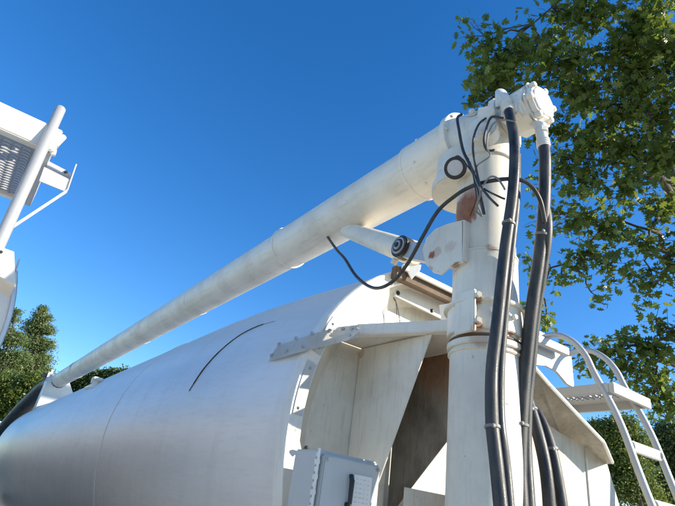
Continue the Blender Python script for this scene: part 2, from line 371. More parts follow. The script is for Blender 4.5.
# upper rear: walkway edge, angle strip
e0 = P(396, 274, 'y', 1.93); e1 = P(462, 308, 'y', 1.93)
dirx = Vector((1, 0, 0)); e1 = e0+Vector((1.35, 0, 0)); 
bm = N(); bar(bm, e0+Vector((0, .02, .02)), e1+Vector((0, .02, .02)), .045, .075, bev=.004); link('walkway_edge', bm, M['brown'], trailer)
bm = N(); bar(bm, e0+Vector((.02, -.025, .045)), e1+Vector((0, -.025, .045)), .02, .03, bev=.003); link('walkway_trim', bm, M['bracket'], trailer)
s0 = P(393, 289, 'y', 2.10); s1 = P(452, 318, 'y', 2.10); s2 = P(452, 310, 'y', 2.10)
bm = N(); plate(bm, [P(393, 280, 'y', 2.03), P(395, 296, 'y', 2.03), P(445, 321, 'y', 2.03), P(470, 333, 'y', 2.03), P(470, 306, 'y', 2.03)], .01)
ang = link('angle_strip', bm, M['white'], trailer)
for p in ((398, 293), (432, 311)): bolt(P(*p, 'y', 2.024), (0, -1, 0), .009, ang, M['black'])
bm = N(); plate(bm, [P(407, 262, 'y', 1.9), P(421, 265, 'y', 1.88), P(420, 270, 'y', 1.88), P(411, 280, 'y', 1.9), P(405, 268, 'y', 1.92)], .012); link('corner_cap', bm, M['alu'], trailer)
# clip bracket near the column clamp
bm = N(); plate(bm, [P(440, 305, 'y', 1.6), P(452, 303, 'y', 1.5), P(452, 330, 'y', 1.5), P(444, 333, 'y', 1.6)], .012); link('clip_plate', bm, M['white'], trailer)
# wires hanging on the head plate
bm = N(); tube(bm, spline([P(395, 283, 'y', 2.06), P(394, 290, 'y', 2.06), P(393, 296, 'y', 2.06), P(397, 305, 'y', 2.06), P(400, 322, 'y', 2.06)], 5), .003, 6)
tube(bm, spline([P(393, 296, 'y', 2.07), P(396, 303, 'y', 2.07), P(397, 322, 'y', 2.07)], 5), .002, 6); link('loose_wire', bm, M['black'], trailer)
# rear housing on the right with its hood
YW = 1.5
wall = [P(531, 411, 'y', YW), P(560, 431, 'y', YW), P(590, 447, 'y', YW), P(606, 462, 'y', YW), P(619, 506, 'y', YW)]
wt0 = Vector((1.98, YW, wall[0].z+.09))
outl = [wt0+Vector((0, 0, .01)), wall[0], wall[1], wall[2], wall[3], wall[4], wall[4]+Vector((.02, 0, -.3)), Vector((2.75, YW, 1.1)), Vector((1.98, YW, 1.1))]
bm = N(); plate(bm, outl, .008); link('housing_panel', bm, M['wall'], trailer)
sidept = [wall[3], wall[4], wall[4]+Vector((.02, 0, -.3)), Vector((2.75, YW, 1.1))]
bm = N(); f = [bm.verts.new(p+Vector((0, .002, 0))) for p in sidept]; g = [bm.verts.new(p+Vector((.05, .6, 0))) for p in sidept]
for i in range(3): bm.faces.new((f[i], f[i+1], g[i+1], g[i]))
bmesh.ops.solidify(bm, geom=bm.faces[:], thickness=.006); link('housing_side', bm, M['cream'], trailer)
for (x0, dx) in ((2.30, 0), (2.66, 0)):
    bm = N(); bar(bm, (x0, YW-.008, 1.1), (x0, YW-.008, 2.08), .012, .008, up=Vector((0, 1, 0)), bev=.002); link('housing_rib', bm, M['cream'], trailer)
hood_e = [P(519, 346, 'y', 1.27), P(526, 357, 'y', 1.28), P(536, 371, 'y', 1.31), P(549, 386, 'y', 1.34), P(580, 419, 'y', 1.36), P(603, 443, 'y', 1.37), P(612, 464, 'y', 1.40)]
hood_w = [Vector((1.9, YW+.1, hood_e[0].z+.06)), wt0+Vector((-.03, 0, .0)), wall[0]+Vector((.0, 0, -.012)), wall[1]+Vector((0, 0, -.014)), wall[2]+Vector((0, 0, -.012)), wall[3]+Vector((-.02, 0, -.008)), wall[3]+Vector((.0, 0, -.01))]
bm = N(); a = [bm.verts.new(p) for p in hood_e]; b = [bm.verts.new(p) for p in hood_w]
for i in range(len(a)-1): bm.faces.new((a[i], a[i+1], b[i+1], b[i]))
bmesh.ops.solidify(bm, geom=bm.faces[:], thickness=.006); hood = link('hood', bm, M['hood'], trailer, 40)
bm = N()
for p, q in zip(hood_e[:-1], hood_e[1:]): 
    bar(bm, p+Vector((0, -.004, .004)), q+Vector((0, -.004, .004)), .012, .018, bev=.003)
link('hood_lip', bm, M['white'], hood)
# cabinet
bm = N(); box(bm, (1.38, 1.99, 1.45), (.16, .25, .05)); link('cabinet_mount', bm, M['cream'], trailer)
cx0, cx1, cy0, cy1, cz1 = 1.155, 1.455, 1.70, 1.86, 1.815
cxe = P(349, 458, 'y', cy0).x
bm = N(); box(bm, ((cx0+cx1)/2, (cy0+cy1)/2, (cz1+1.1)/2), (cx1-cx0, cy1-cy0, cz1-1.1), bev=.006); cab = link('cabinet', bm, M['cabinet'], trailer)
bm = N(); box(bm, ((cx0+cx1)/2+.006, cy0-.014, (cz1+1.1)/2-.005), (cx1-cx0-.02, .024, cz1-1.1-.02), bev=.006); door = link('cabinet_door', bm, M['cabinet'], cab)
bm = N()
for k in range(16):
    z = cz1-.02-k*.026; box(bm, (cx0-.004, cy0-.012, z), (.010, .016+.012*(k % 2), .020), bev=.003)
cyl(bm, (cx0-.006, cy0-.02, 1.2), (cx0-.006, cy0-.02, cz1), .005, n=8, bev=0); link('hinge', bm, M['white'], cab)
bm = N(); lx = P(352, 475, 'y', cy0-.04).x; lz = P(352, 475, 'y', cy0-.04).z
tube(bm, [(lx, cy0-.035, lz), (lx, cy0-.045, lz-.02), (lx, cy0-.045, lz-.10)], [.008, .010, .008], 8); box(bm, (lx, cy0-.028, lz-.11), (.02, .02, .03)); link('latch', bm, M['black'], cab)
q0 = P(354, 472, 'y', cy0-.03); sx0 = q0.x+.005
bm = N(); box(bm, (sx0+.046, cy0-.0275, q0.z-.07), (.088, .002, .125), bev=0); stk = link('sticker', bm, M['sticker'], cab)
bm = N()
for r_ in range(6):
    for c_ in range(4):
        box(bm, (sx0+.016+.019*c_, cy0-.0287, q0.z-.022-r_*.016), (random.uniform(.003, .017), .0006, .0025), bev=0)
link('faded_print', bm, M['print'], cab)
bm = N(); tube(bm, spline([P(304, 450, 'y', 1.95), P(306, 447, 'y', 1.93), P(309, 451, 'y', 1.93)], 4), .007, 8); link('cable_gland', bm, M['black'], cab)
# bracket at the rear right under the walkway
yb = 1.95
bp = [P(516, 322, 'y', yb), P(540, 343, 'y', yb), P(570, 356, 'y', yb), P(573, 388, 'y', yb), P(566, 384, 'y', yb), P(556, 372, 'y', yb), P(545, 366, 'y', yb), P(532, 365, 'y', yb), P(525, 366, 'y', yb)]
bm = N(); plate(bm, bp, .02); link('walkway_bracket', bm, M['ladder'], trailer)
bm = N(); bar(bm, P(516, 330, 'y', 1.88), P(566, 352, 'y', 1.88), .05, .05, bev=.004); link('walkway_beam', bm, M['ladder'], trailer)
# platform
zp = 2.47
pp0 = P(540, 384, 'z', zp); pp1 = P(588, 380, 'z', zp)
PX0, PX1, PY0, PY1 = 2.99, 3.43, 1.49, 2.0
bm = N()
bar(bm, (PX0, PY0, zp), (PX1, PY0, zp), .03, .06, bev=.003); bar(bm, (PX0, PY1, zp), (PX1, PY1, zp), .03, .06, bev=.003)
bar(bm, (PX0+.015, PY0+.015, zp), (PX0+.015, PY1-.015, zp), .03, .058, bev=.003); bar(bm, (PX1-.015, PY0+.015, zp), (PX1-.015, PY1-.015, zp), .03, .058, bev=.003)
plat = link('platform', bm, M['ladder'], trailer)
bm = N(); plate(bm, [(3.24, PY0+.02, zp+.02), (PX1-.03, PY0+.02, zp+.02), (PX1-.03, PY1-.02, zp+.02), (3.24, PY1-.02, zp+.02)], .004); link('tread_plate', bm, M['ladder'], plat)
me0 = None
for k in range(13):
    bm = N(); y = PY0+.045+k*.038; bar(bm, (PX0+.03, y, zp+.012), (3.235, y, zp+.012), .006, .03, bev=0)
    for j in range(5): box(bm, (PX0+.05+j*.045, y+.016, zp+.018), (.006, .024, .012), bev=0)
    link('slat', bm, M['ladder'], plat)
# ladder with looped handrails
LX0, LX1 = 3.0, 3.36
def rail_pts(x):
    base = [(1.10, 1.0), (1.36, 1.87), (1.47, 2.28), (1.585, 2.56), (1.63, 2.68), (1.70, 2.78), (1.80, 2.845), (1.92, 2.85), (2.03, 2.79)]
    return spline([(x, y, z) for y, z in base], 8)
bm = N()
tube(bm, rail_pts(LX0), .0195, 12); lad = link('ladder', bm, M['ladder'], trailer, 60)
bm = N(); tube(bm, rail_pts(LX1), .0195, 12); link('rail', bm, M['ladder'], lad, 60)
def rail_y(z): return 1.10+(z-1.0)*(.26/.87) if z < 1.87 else 1.36+(z-1.87)*(.11/.41)
for z in (2.15, 1.86, 1.57, 1.28):
    bm = N(); y = rail_y(z); bar(bm, (LX0+.018, y, z), (LX1-.018, y, z), .03, .055, bev=.004); rg = link('rung', bm, M['ladder'], lad)

    bm = N(); cyl(bm, (LX0+.014, y, z), (LX0+.03, y, z), .026, n=16, bev=.004); link('weld', bm, M['ladder'], lad); bm = N(); cyl(bm, (LX1-.03, y, z), (LX1-.014, y, z), .026, n=16, bev=.004); link('weld', bm, M['ladder'], lad)
# boom rest on the tank top, and a clamp beside it
yr = 12.3
zs = CZ+math.sqrt(1.12**2-(1.6-CX)**2)
for dy in (0, .35):
    pts = [Vector((1.36, yr+dy, zs-.18)), Vector((1.36+.02, yr+dy, 3.52)), Vector((1.42, yr+dy, 3.52)), Vector((1.44, yr+dy, 3.33))]
    for k in range(7):
        a = math.pi+k*math.pi/6; pts.append(Vector((1.6+.158*math.cos(a), yr+dy, 3.345+.158*math.sin(a))))
    pts += [Vector((1.79, yr+dy, 3.36)), Vector((2.02, yr+dy, zs+.15)), Vector((2.02, yr+dy, zs-.02))]
    bm = N(); plate(bm, pts, .02); link('boom_rest', bm, M['white'], trailer)
bm = N(); plate(bm, [(1.40, yr, zs-.14), (1.40, yr+.35, zs-.14), (1.385, yr+.35, 3.3), (1.385, yr, 3.3)], .02); link('boom_rest_web', bm, M['white'], trailer)
# thin black line across the tank side
hq = on_tank(95, 386, 0)
bm = N(); cyl(bm, hq+Vector((0, 0, -.03)), hq+Vector((0, 0, .07)), .05, .035); box(bm, hq+Vector((0, .25, .02)), (.05, .5, .04), bev=.008); box(bm, hq+Vector((0, -.02, .08)), (.12, .12, .04), bev=.01); cyl(bm, hq+Vector((-.06, 0, .05)), hq+Vector((.08, 0, .05)), .03); link('hatch_clamp', bm, M['white'], trailer)
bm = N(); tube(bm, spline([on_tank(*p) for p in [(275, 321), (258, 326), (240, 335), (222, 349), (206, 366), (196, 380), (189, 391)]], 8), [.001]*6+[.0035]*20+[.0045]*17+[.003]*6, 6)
link('black_line', bm, M['black'], trailer)  # plain black curve following the shell
# weld beads round the shell
for y in seams[1:2]:
    bm = N(); tube(bm, [Vector((x, y, z)) for x, z in section(CX, CZ, rad(y)+.001, 96, 1.3, 2.885+.12*(y-2))][20:76], .0045, 6); link('weld_bead', bm, M['white'], trailer, 60)
for (u, v) in ((.02, -.02), (.27, -.02), (.02, -.4), (.27, -.4)):
    bolt((cx0+u+.012, cy0-.027, cz1+v-.012), (0, -1, 0), .006, door, M['steel'])
# undercarriage
bm = N(); box(bm, (CX, 7.4, .78), (1.0, 11.5, .22), bev=.02); ch_ = link('chassis', bm, M['black'], trailer)
def wheels(parent, cx, ys):
    proto = None
    for y in ys:
        for s in (-1, 1):
            if proto is None:
                bm = N(); cyl(bm, (cx+s*.85, y, .5), (cx+s*1.13, y, .5), .5, n=40, bev=.05); proto = link('wheel', bm, M['tyre'], parent)
                bm = N(); cyl(bm, (cx+s*1.0, y, .5), (cx+s*1.14, y, .5), .27, n=24, bev=.02); rp = link('rim', bm, M['alu'], proto); base = Vector((cx+s*.99, y, .5))
            else:
                o = proto.copy(); C.objects.link(o); o.location = proto.location + (Vector((cx+s*.99, y, .5))-base)
                r2 = rp.copy(); C.objects.link(r2); r2.parent = o
wheels(trailer, CX, (3.4, 4.7, 12.6))
for y in (3.4, 5, 7.5, 10, 12.6):
    bm = N(); box(bm, (CX, y, .92), (1.1, .3, .5)); link('saddle', bm, M['black'], trailer)

# ---------------------------------------------------------------- second trailer at the left edge
T2 = root('tank_trailer', (-1.02, 8.4, 0), 'white tank trailer at the left edge of the picture, with a slatted platform and handrail', 'tank trailer', 'tank trailers parked side by side')
Y2 = 2.9; CX2 = -.825; CZ2 = 2.12
shell('shell_panel', [(y, .90+.01*min(1, y-Y2), CZ2) for y in np.linspace(Y2, 14, 12)], CX2, M['white'], T2, front=True)
ringpart('end_rim', [(Y2+.03, .905), (Y2-.03, .905), (Y2-.035, .90), (Y2-.035, .885), (Y2-.02, .88)], M['alu'], T2, cx=CX2, cz=CZ2)
bm = N(); bm.faces.new([bm.verts.new((x, Y2-.02, z)) for x, z in section(CX2, CZ2, .887, 96, 1.15, 2.46)]); link('head_plate', bm, M['white'], T2, None)
yq = 2.55
bm = N(); q = [P(14, 252, 'y', yq), P(15.5, 286, 'y', yq), P(0, 277, 'y', yq)]; q += [Vector((-.6, yq, q[2].z+.12)), Vector((-.6, yq, q[0].z+.28)), P(0, 247, 'y', yq)]
plate(bm, q, .01); hp_ = link('corner_plate', bm, M['white'], T2)
bm = N(); plate(bm, [P(15.5, 286, 'y', yq), P(0, 277, 'y', yq), P(0, 277, 'y', yq)+Vector((0, .22, 0)), P(15.5, 286, 'y', yq)+Vector((0, .22, 0))], .008); link('corner_flange', bm, M['white'], T2)
bm = N(); tube(bm, [P(15, 272, 'y', yq+.03), P(19, 259, 'y', yq+.03)], .004, 6); link('wire_hook', bm, M['alu'], T2)
bolt(P(1, 252, 'y', yq-.006), (0, -1, 0), .005, hp_, M['black'])
# platform
z2 = 3.17
Yp = 3.0
A0 = P(49, 151, 'z', z2)
B0 = P(28, 206, 'z', z2)
bm = N(); h = .15
xr, yn, yf = A0.x, A0.y, B0.y
bar(bm, (-1.3, yn, z2+h/2), (xr+.02, yn, z2+h/2), .03, h, bev=.006); plat2 = link('platform', bm, M['white'], T2)
bm = N(); bar(bm, (xr, yn+.018, z2+.055), (xr, yf, z2+.055), .03, .11, up=Vector((0, 0, 1)), bev=.004); link('side_beam', bm, M['grey'], plat2)
bm = N(); bar(bm, (-1.3, yf-.015, z2+.045), (xr-.016, yf-.015, z2+.045), .05, .09, bev=.004); link('far_beam', bm, M['white'], plat2)
bm = N(); plate(bm, [(xr-.02, yn+.02, z2+.035), (xr-.02, yn+.11, z2+.035), (-1.3, yn+.11, z2+.035), (-1.3, yn+.02, z2+.035)], .005); link('deck_strip', bm, M['cream'], plat2)
ng = 14; y = yn+.13; proto = None
while y < yf-.05:
    bm = N()
    nx = 26; x0 = xr-.03; dx = .05
    for k in range(nx):
        xa = x0-k*dx; tube(bm, [(xa, y, z2+.02), (xa-dx*.5, y+.009, z2+.034), (xa-dx, y, z2+.02)], .0045, 4, cap=False)
    bar(bm, (x0, y, z2+.035), (x0-nx*dx, y, z2+.035), .006, .022, bev=0)
    link('slat', bm, M['ladder'], plat2); y += .036
# handrail
ra, rb_ = P(60.5, 109, 'y', 2.93), P(-4, 250, 'y', 2.62)
rb2 = rb_+(rb_-ra)*.8
bm = N(); tube(bm, [ra+(ra-rb_).normalized()*.012, ra+(ra-rb_).normalized()*.006, ra, rb_, rb2], [.010, .024, .028, .028, .028], 16); link('handrail', bm, M['ladder'], T2, 50)
bm = N(); c0 = P(54, 143, 'y', 3.02); box(bm, c0, (.06, .05, .05), bev=.008); cyl(bm, c0+Vector((.0, 0, -.05)), c0+Vector((.03, 0, .07)), .018, n=12); cyl(bm, P(45, 150, 'y', 3.0), P(56, 153, 'y', 3.0), .022, n=12); link('rail_clamp', bm, M['white'], T2)
# bracket and brace
yk = yn+.16
bm = N(); plate(bm, [P(44, 167, 'y', yk), P(70, 180, 'y', yk), P(66, 192, 'y', yk), P(39, 181, 'y', yk)], .008); link('bracket_plate', bm, M['white'], T2)
bm = N(); bar(bm, P(46, 164, 'y', yk+.04), P(71, 177, 'y', yk+.04), .05, .028, bev=.003); br_ = link('bracket_bar', bm, M['alu'], T2)
bolt(P(66, 172, 'y', yk+.01), (0, -1, -.2), .007, br_, M['black'])
bm = N(); bb = [P(76, 165, 'y', yk), P(67, 191, 'y', yk), P(5, 232, 'y', yk-.15)]
bar(bm, bb[0], bb[1], .03, .006, up=Vector((1, 0, 0)), bev=.001); bar(bm, bb[1], bb[2], .03, .006, up=Vector((1, 0, 0)), bev=.001); link('brace', bm, M['white'], T2)
bm = N(); box(bm, (CX2, 8.2, .78), (1.0, 10, .22), bev=.02); link('chassis', bm, M['black'], T2)
wheels(T2, CX2, (4.4, 5.7, 12.6))
for y in (4.4, 7.5, 10, 12.6):
    bm = N(); box(bm, (CX2, y, .92), (1.1, .3, .5)); link('saddle', bm, M['black'], T2)

# ---------------------------------------------------------------- unloading auger: column, boom, motor
AX, AY, BZ = 1.6, 1.28, 3.365
aug = root('unloading_auger', (AX, AY, .6), 'long white auger boom on an upright column with a motor on its top end', 'auger')
RC = .137
bm = N(); cyl(bm, (AX, AY, .6), (AX, AY, 2.27), RC, n=64); link('lower_column', bm, M['column'], aug)
bm = N(); cyl(bm, (AX, AY, 2.27), (AX, AY, 2.66), RC-.002, n=64, bev=0); cyl(bm, (AX, AY, 2.66), (AX, AY, BZ-.02), RC-.008, RC-.008, n=64, bev=0); link('upper_column', bm, M['column'], aug)
def band(z0, z1, r, name='column_band', mat='column', **k):
    bm = N(); cyl(bm, (AX, AY, z0), (AX, AY, z1), r, n=64, bev=.003); return link(name, bm, M[mat], aug)
band(2.645, 2.66, RC+.001)
cl = band(2.30, 2.415, RC+.014, 'column_clamp')
band(2.408, 2.424, RC+.03, 'clamp_flange'); band(2.245, 2.27, RC+.012); band(2.222, 2.234, RC+.008)
band(2.272, 2.285, RC+.006, mat='brown')
# ear and bolts
e = P(450.5, 325, 'y', 1.25)
bm = N(); box(bm, (AX-RC-.018, AY-.03, 2.365), (.014, .10, .17), bev=.003); ear = link('clamp_ear', bm, M['column'], aug)
for zz in (2.425, 2.32):
    bolt((AX-RC-.005, AY-.075, zz), (-.5, -.85, 0), .014, ear, M['column'], h=.025)
for a in (200, 232, 262, 300):
    d = Vector((math.cos(R(a)), math.sin(R(a)), 0)); bolt(Vector((AX, AY, 2.36))+d*(RC+.013), d, .011, cl, M['column'], h=.016)
# hinge bracket on the left of the column
xs = 1.445
bm = N(); sidepts = [P(462.5, 221, 'x', xs), P(448, 224, 'x', xs), P(436, 229, 'x', xs), P(427, 238, 'x', xs), P(423, 250, 'x', xs), P(426, 264, 'x', xs), P(434, 273, 'x', xs), P(442, 275, 'x', xs), P(450, 268, 'x', xs), P(456, 263, 'x', xs), P(463, 261, 'x', xs)]
plate(bm, sidepts, .01); link('hinge_side_plate', bm, M['bracket'], aug)
sp2 = [p+Vector((.30, 0, 0)) for p in sidepts]; bm = N(); plate(bm, sp2, .01); link('hinge_side_plate', bm, M['bracket'], aug)
yb0 = min(p.y for p in sidepts)
zt_, zb_ = sidepts[0].z, sidepts[-1].z
bm = N(); box(bm, (xs+.15, yb0-.004, (zt_+zb_)/2), (.31, .012, zt_-zb_), bev=.004); link('hinge_back_plate', bm, M['bracket'], aug)
bm = N(); plate(bm, [Vector((xs, yb0, zt_)), Vector((xs+.3, yb0, zt_)), Vector((xs+.3, sidepts[1].y, sidepts[1].z)), Vector((xs, sidepts[1].y, sidepts[1].z))], .008)
plate(bm, [Vector((xs, yb0, zb_)), Vector((xs+.3, yb0, zb_)), Vector((xs+.3, sidepts[8].y, sidepts[8].z)), Vector((xs, sidepts[8].y, sidepts[8].z))], .008); link('hinge_cap', bm, M['bracket'], aug)
# lifting arm with its bearing
ab = P(405, 249, 'x', 1.50)
c1 = Vector((1.56, ab.y, ab.z)); c2 = Vector((1.6, 2.42, BZ-.10))
bm = N(); tube(bm, [c1+(c1-c2).normalized()*.03, c1, (c1*2+c2)/3, (c1+c2*2)/3, c2], [.05, .066, .062, .056, .05], 20); link('lift_arm', bm, M['boom'], aug)
bm = N(); cyl(bm, (1.455, ab.y, ab.z), (1.52, ab.y, ab.z), .058, n=40, bev=.006); brg = link('bearing', bm, M['black'], aug)
for r_, d_, mt in ((.044, -.010, 'steel'), (.035, -.006, 'black'), (.024, -.002, 'steel'), (.014, .004, 'black')):
    bm = N(); cyl(bm, (1.44-d_, ab.y, ab.z), (1.47, ab.y, ab.z), r_, n=32, bev=.002); link('bearing_ring', bm, M[mt], brg)
bm = N(); hb = P(430, 255, 'x', 1.55); bar(bm, (1.5, ab.y-.01, ab.z-.01), (1.5, sidepts[4].y-.02, sidepts[4].z-.01), .05, .085); link('link_bar', bm, M['steel'], aug)
bm = N(); cyl(bm, P(396, 259, 'x', 1.52), P(393, 264, 'x', 1.52), .017, n=12); link('grease_cup', bm, M['boom'], aug)
# boom
RB = .156; y_end = 13.0
def bcyl(name, y0, y1, r0, mat='boom', r1=None, bev=.002, z=BZ, n=64):
    bm = N(); cyl(bm, (AX, y0, z), (AX, y1, z), r0, r1, n=n, bev=bev); return link(name, bm, M[mat], aug)
bcyl('boom_tube', 3.12, 12.75, RB-.006); bcyl('boom_tube', 1.72, 3.12, RB); bcyl('boom_tube', 1.42, 1.72, RB+.010)
for y, dr in ((3.12, .008), (1.72, .012)): bcyl('boom_collar', y-.01, y+.016, RB+dr)
for k, a in enumerate((150, 205, 250)):
    d = Vector((math.cos(R(a)), 0, math.sin(R(a)))); bolt(Vector((AX, 1.62, BZ))+d*(RB+.006), d, .009, aug, M['motor'], name='boom_bolt')
fl = bcyl('end_flange', 1.385, 1.42, RB+.028)
for a in (60, 100, 140, 180, 220, 262):
    d = Vector((math.cos(R(a)), 0, math.sin(R(a)))); bolt(Vector((AX, 1.386, BZ))+d*(RB+.012), (0, -1, 0), .009, fl, M['motor'])
bm = N(); cyl(bm, (AX, 1.385, BZ), (AX, 1.25, BZ), RB, .122, n=48, bev=.0); cyl(bm, (AX, 1.25, BZ), (AX, 1.18, BZ), .118, .108, n=48); cyl(bm, (AX, AY, BZ-.21), (AX, AY, BZ-.02), RC+.004, RC-.01, n=64); bmesh.ops.create_icosphere(bm, subdivisions=4, radius=.138, matrix=Matrix.Translation((AX, 1.31, BZ-.01)))
elb = link('elbow_housing', bm, M['motor'], aug)
for p, d in (((AX-.07, 1.25, BZ+.085), (-.4, -.5, .8)), ((AX-.11, 1.25, BZ-.01), (-.9, -.5, .1)), ((AX-.12, 1.26, BZ+.05), (-.9, -.4, .4))): bolt(p, d, .016, elb, M['motor'], h=.02)
bm = N(); cyl(bm, (AX-.095, 1.20, BZ-.12), (AX-.165, 1.165, BZ-.12), .066, n=32, bev=.006); cov = link('round_cover', bm, M['motor'], aug)
bolt((AX-.16, 1.17, BZ-.16), (-.9, -.45, 0), .010, cov, M['motor'], h=.03); bolt((AX-.17, 1.15, BZ-.09), (-.9, -.45, 0), .008, cov, M['motor'])
bm = N(); cyl(bm, (AX-.10, 1.18, BZ-.035), (AX-.155, 1.15, BZ-.035), .04, n=24, bev=.005); link('port_cap', bm, M['boom'], aug)
bm = N(); cyl(bm, (AX, 1.37, 3.045), (AX, 1.37, 3.09), .182, n=48, bev=.006); cyl(bm, (AX, 1.37, 3.09), (AX, 1.38, 3.24), .168, .155, n=48); link('swivel_flange', bm, M['column'], aug)
# motor: square flange, body, faceted end head
bm = N(); box(bm, (AX, 1.165, BZ), (.20, .055, .20), bev=.012); link('motor_flange', bm, M['motor'], aug)
bm = N(); rot = Matrix.Rotation(R(90), 3, 'X')
cyl(bm, (AX, 1.14, BZ), (AX, 1.105, BZ), .088, n=32, bev=.004); cyl(bm, (AX, 1.105, BZ), (AX, .985, BZ), .110, n=10, bev=.012); mot = link('motor', bm, M['motor'], aug)
bm = N(); cyl(bm, (AX, .985, BZ), (AX, .952, BZ), .098, .082, n=10, bev=.008); link('end_head', bm, M['motor'], mot)
for k in range(6):
    a = R(k*60+12); bolt((AX+.088*math.cos(a), .985, BZ+.088*math.sin(a)), (0, -1, 0), .017, mot, M['motor'], h=.03, name='head_bolt')
bm = N(); box(bm, (AX-.085, 1.06, BZ-.06), (.06, .10, .07), bev=.012); link('port_block', bm, M['motor'], mot)
def fitting(pts, r, mat='motor', name='hose_fitting'):
    bm = N(); tube(bm, pts, r, 16); return link(name, bm, M[mat], aug, 40)
f1 = [P(499, 97, 'y', 1.13), P(502, 94, 'y', 1.10), P(505.5, 101, 'y', 1.05), P(507.5, 110, 'y', 1.05)]
f1 = [Vector((AX-.085, 1.12, BZ+.02)), P(501, 93, 'x', AX-.11), P(504, 99, 'x', AX-.12), P(508.5, 112, 'x', AX-.13)]
fitting(f1, [.026, .028, .024, .026])
nx_ = P(504, 99, 'x', AX-.12); ny_ = P(506, 104, 'x', AX-.125); bm = N(); cyl(bm, nx_, ny_, .031, n=6, bev=.003); link('hose_nut', bm, M['motor'], aug)
f2 = [Vector((AX+.0, 1.02, BZ-.08)), P(541, 127, 'x', AX), P(542, 136, 'x', AX), P(544, 148, 'x', AX)]
fitting(f2, [.024, .026, .024, .027])
bm = N(); cyl(bm, P(541.5, 129, 'x', AX), P(542, 134, 'x', AX), .031, n=6, bev=.003); link('hose_nut', bm, M['motor'], aug)
for pts in (f1, f2):
    d = (pts[3]-pts[2]).normalized()
    for t_ in (.012, .026, .040):
        bm = N(); c_ = pts[3]-d*t_; cyl(bm, c_-d*.004, c_+d*.004, .0285, n=24, bev=.001); link('crimp_ring', bm, M['motor'], aug)
# round work lamp
lp = P(455.5, 168, 'x', 1.40)
ld = Vector((-.75, -.35, -.45)).normalized(); 
bm = N(); cyl(bm, lp-ld*.05, lp, .032, .048, n=28, bev=.003); lamp = link('work_lamp', bm, M['motor'], aug)
bm = N(); cyl(bm, lp-ld*.004, lp+ld*.008, .052, n=28, bev=.004); link('lamp_rim', bm, M['black'], lamp)
bm = N(); cyl(bm, lp+ld*.002, lp+ld*.0105, .041, .038, n=28, bev=.003); link('lamp_lens', bm, M['glass'], lamp)
for y in (4.9, 6.7, 8.6, 10.6): bcyl('weld_seam', y-.006, y+.006, RB-.003, bev=.002)
# discharge spout at the far end
bm = N(); cyl(bm, (AX, 12.70, BZ), (AX, 13.15, BZ), RB+.02, n=40); link('end_sleeve', bm, M['boom'], aug)
bm = N(); tube(bm, spline([(1.6, 13.1, BZ+.02), (1.52, 13.6, BZ-.05), (1.36, 14.3, BZ-.45), (1.2, 15.0, BZ-1.0), (1.1, 15.5, BZ-1.7)], 6), [.15]*6+[.16]*6+[.17]*6+[.18]*7, 24); link('discharge_spout', bm, M['rubber'], aug, 50)
bm = N(); cyl(bm, (1.42, 12.95, BZ+.10), (1.36, 13.1, BZ+.14), .05); box(bm, (1.45, 13.0, BZ+.08), (.12, .15, .06)); link('spout_fitting', bm, M['brown'], aug)

# ---------------------------------------------------------------- hoses and cables: each its own thing
HX = 1.38
def hose(name, pts, r, label, cat, ties=(), n=14, group=None):
    bm = N(); sp = spline(pts, 12); tube(bm, sp, r, n)
    o = link(name, bm, M['rubber'], None, 60); tag(o, label, cat, group)
    for t in ties:
        i = int(t*(len(sp)-1)); d = (sp[min(i+1, len(sp)-1)]-sp[i-1]).normalized()
        bm = N(); cyl(bm, sp[i]-d*.005, sp[i]+d*.005, r+.004, n=16, bev=.001); box(bm, sp[i]+Vector((-.6, -.6, 0)).normalized()*(r+.006), (.014, .01, .010), bev=.002)
        link('cable_tie', bm, M['tie'], o)
    return o
G = 'black hydraulic hoses running down beside the column'
def HP(lst): return [P(px, py, 'x', x) for px, py, x in lst]
hose('hydraulic_hose', HP([(508.5, 110, 1.47), (511, 120, 1.46), (514.5, 145, 1.44), (513, 190, 1.43), (505, 250, 1.42), (497.5, 320, 1.41), (492, 370, 1.40), (492, 420, 1.39), (496, 460, 1.385), (502, 520, 1.38), (505, 560, 1.38)]), .0215,
     'thick black hose from the left motor fitting down across the column front', 'hose', (.36, .72), group=G)
hose('hydraulic_hose', HP([(517, 155, 1.50), (516, 200, 1.48), (511, 250, 1.46), (504, 320, 1.45), (500, 370, 1.44), (500, 420, 1.43), (505, 460, 1.42), (510, 520, 1.41), (512, 560, 1.41)]), .0165,
     'thinner black hose clipped behind the thick one crossing the column front', 'hose', group=G)
hose('hydraulic_hose', HP([(544, 145, 1.6), (545, 165, 1.6), (544, 205, 1.61), (540, 250, 1.63), (533, 300, 1.64), (526, 360, 1.65), (521, 420, 1.65), (520, 470, 1.65), (522, 520, 1.64), (523, 560, 1.64)]), .0245,
     'thick black hose from the right motor fitting, hanging just right of the white column', 'hose', (.3, .68), group=G)
hose('hydraulic_hose', HP([(541, 190, 1.62), (547, 225, 1.63), (543, 265, 1.66), (536, 310, 1.70), (531, 360, 1.72), (527, 400, 1.72), (526, 450, 1.72), (530, 520, 1.70), (531, 560, 1.7)]), .0215,
     'black hose without fitting, tied to the right of the long hose beside the column', 'hose', (), group=G)
hose('hydraulic_hose', HP([(527, 398, 1.80), (534, 420, 1.80), (542, 450, 1.80), (547, 480, 1.8), (550, 520, 1.8), (550, 560, 1.8)]), .0225,
     'short black hose curving out low beside the column, nearer the column of its pair', 'hose', (.12, ), group=G)
hose('hydraulic_hose', HP([(529, 402, 1.86), (541, 420, 1.86), (551, 447, 1.86), (558, 480, 1.86), (564, 520, 1.86), (567, 560, 1.86)]), .020,
     'short black hose curving out over the cream panel, farther from the column of its pair', 'hose', (.42, ), group=G)
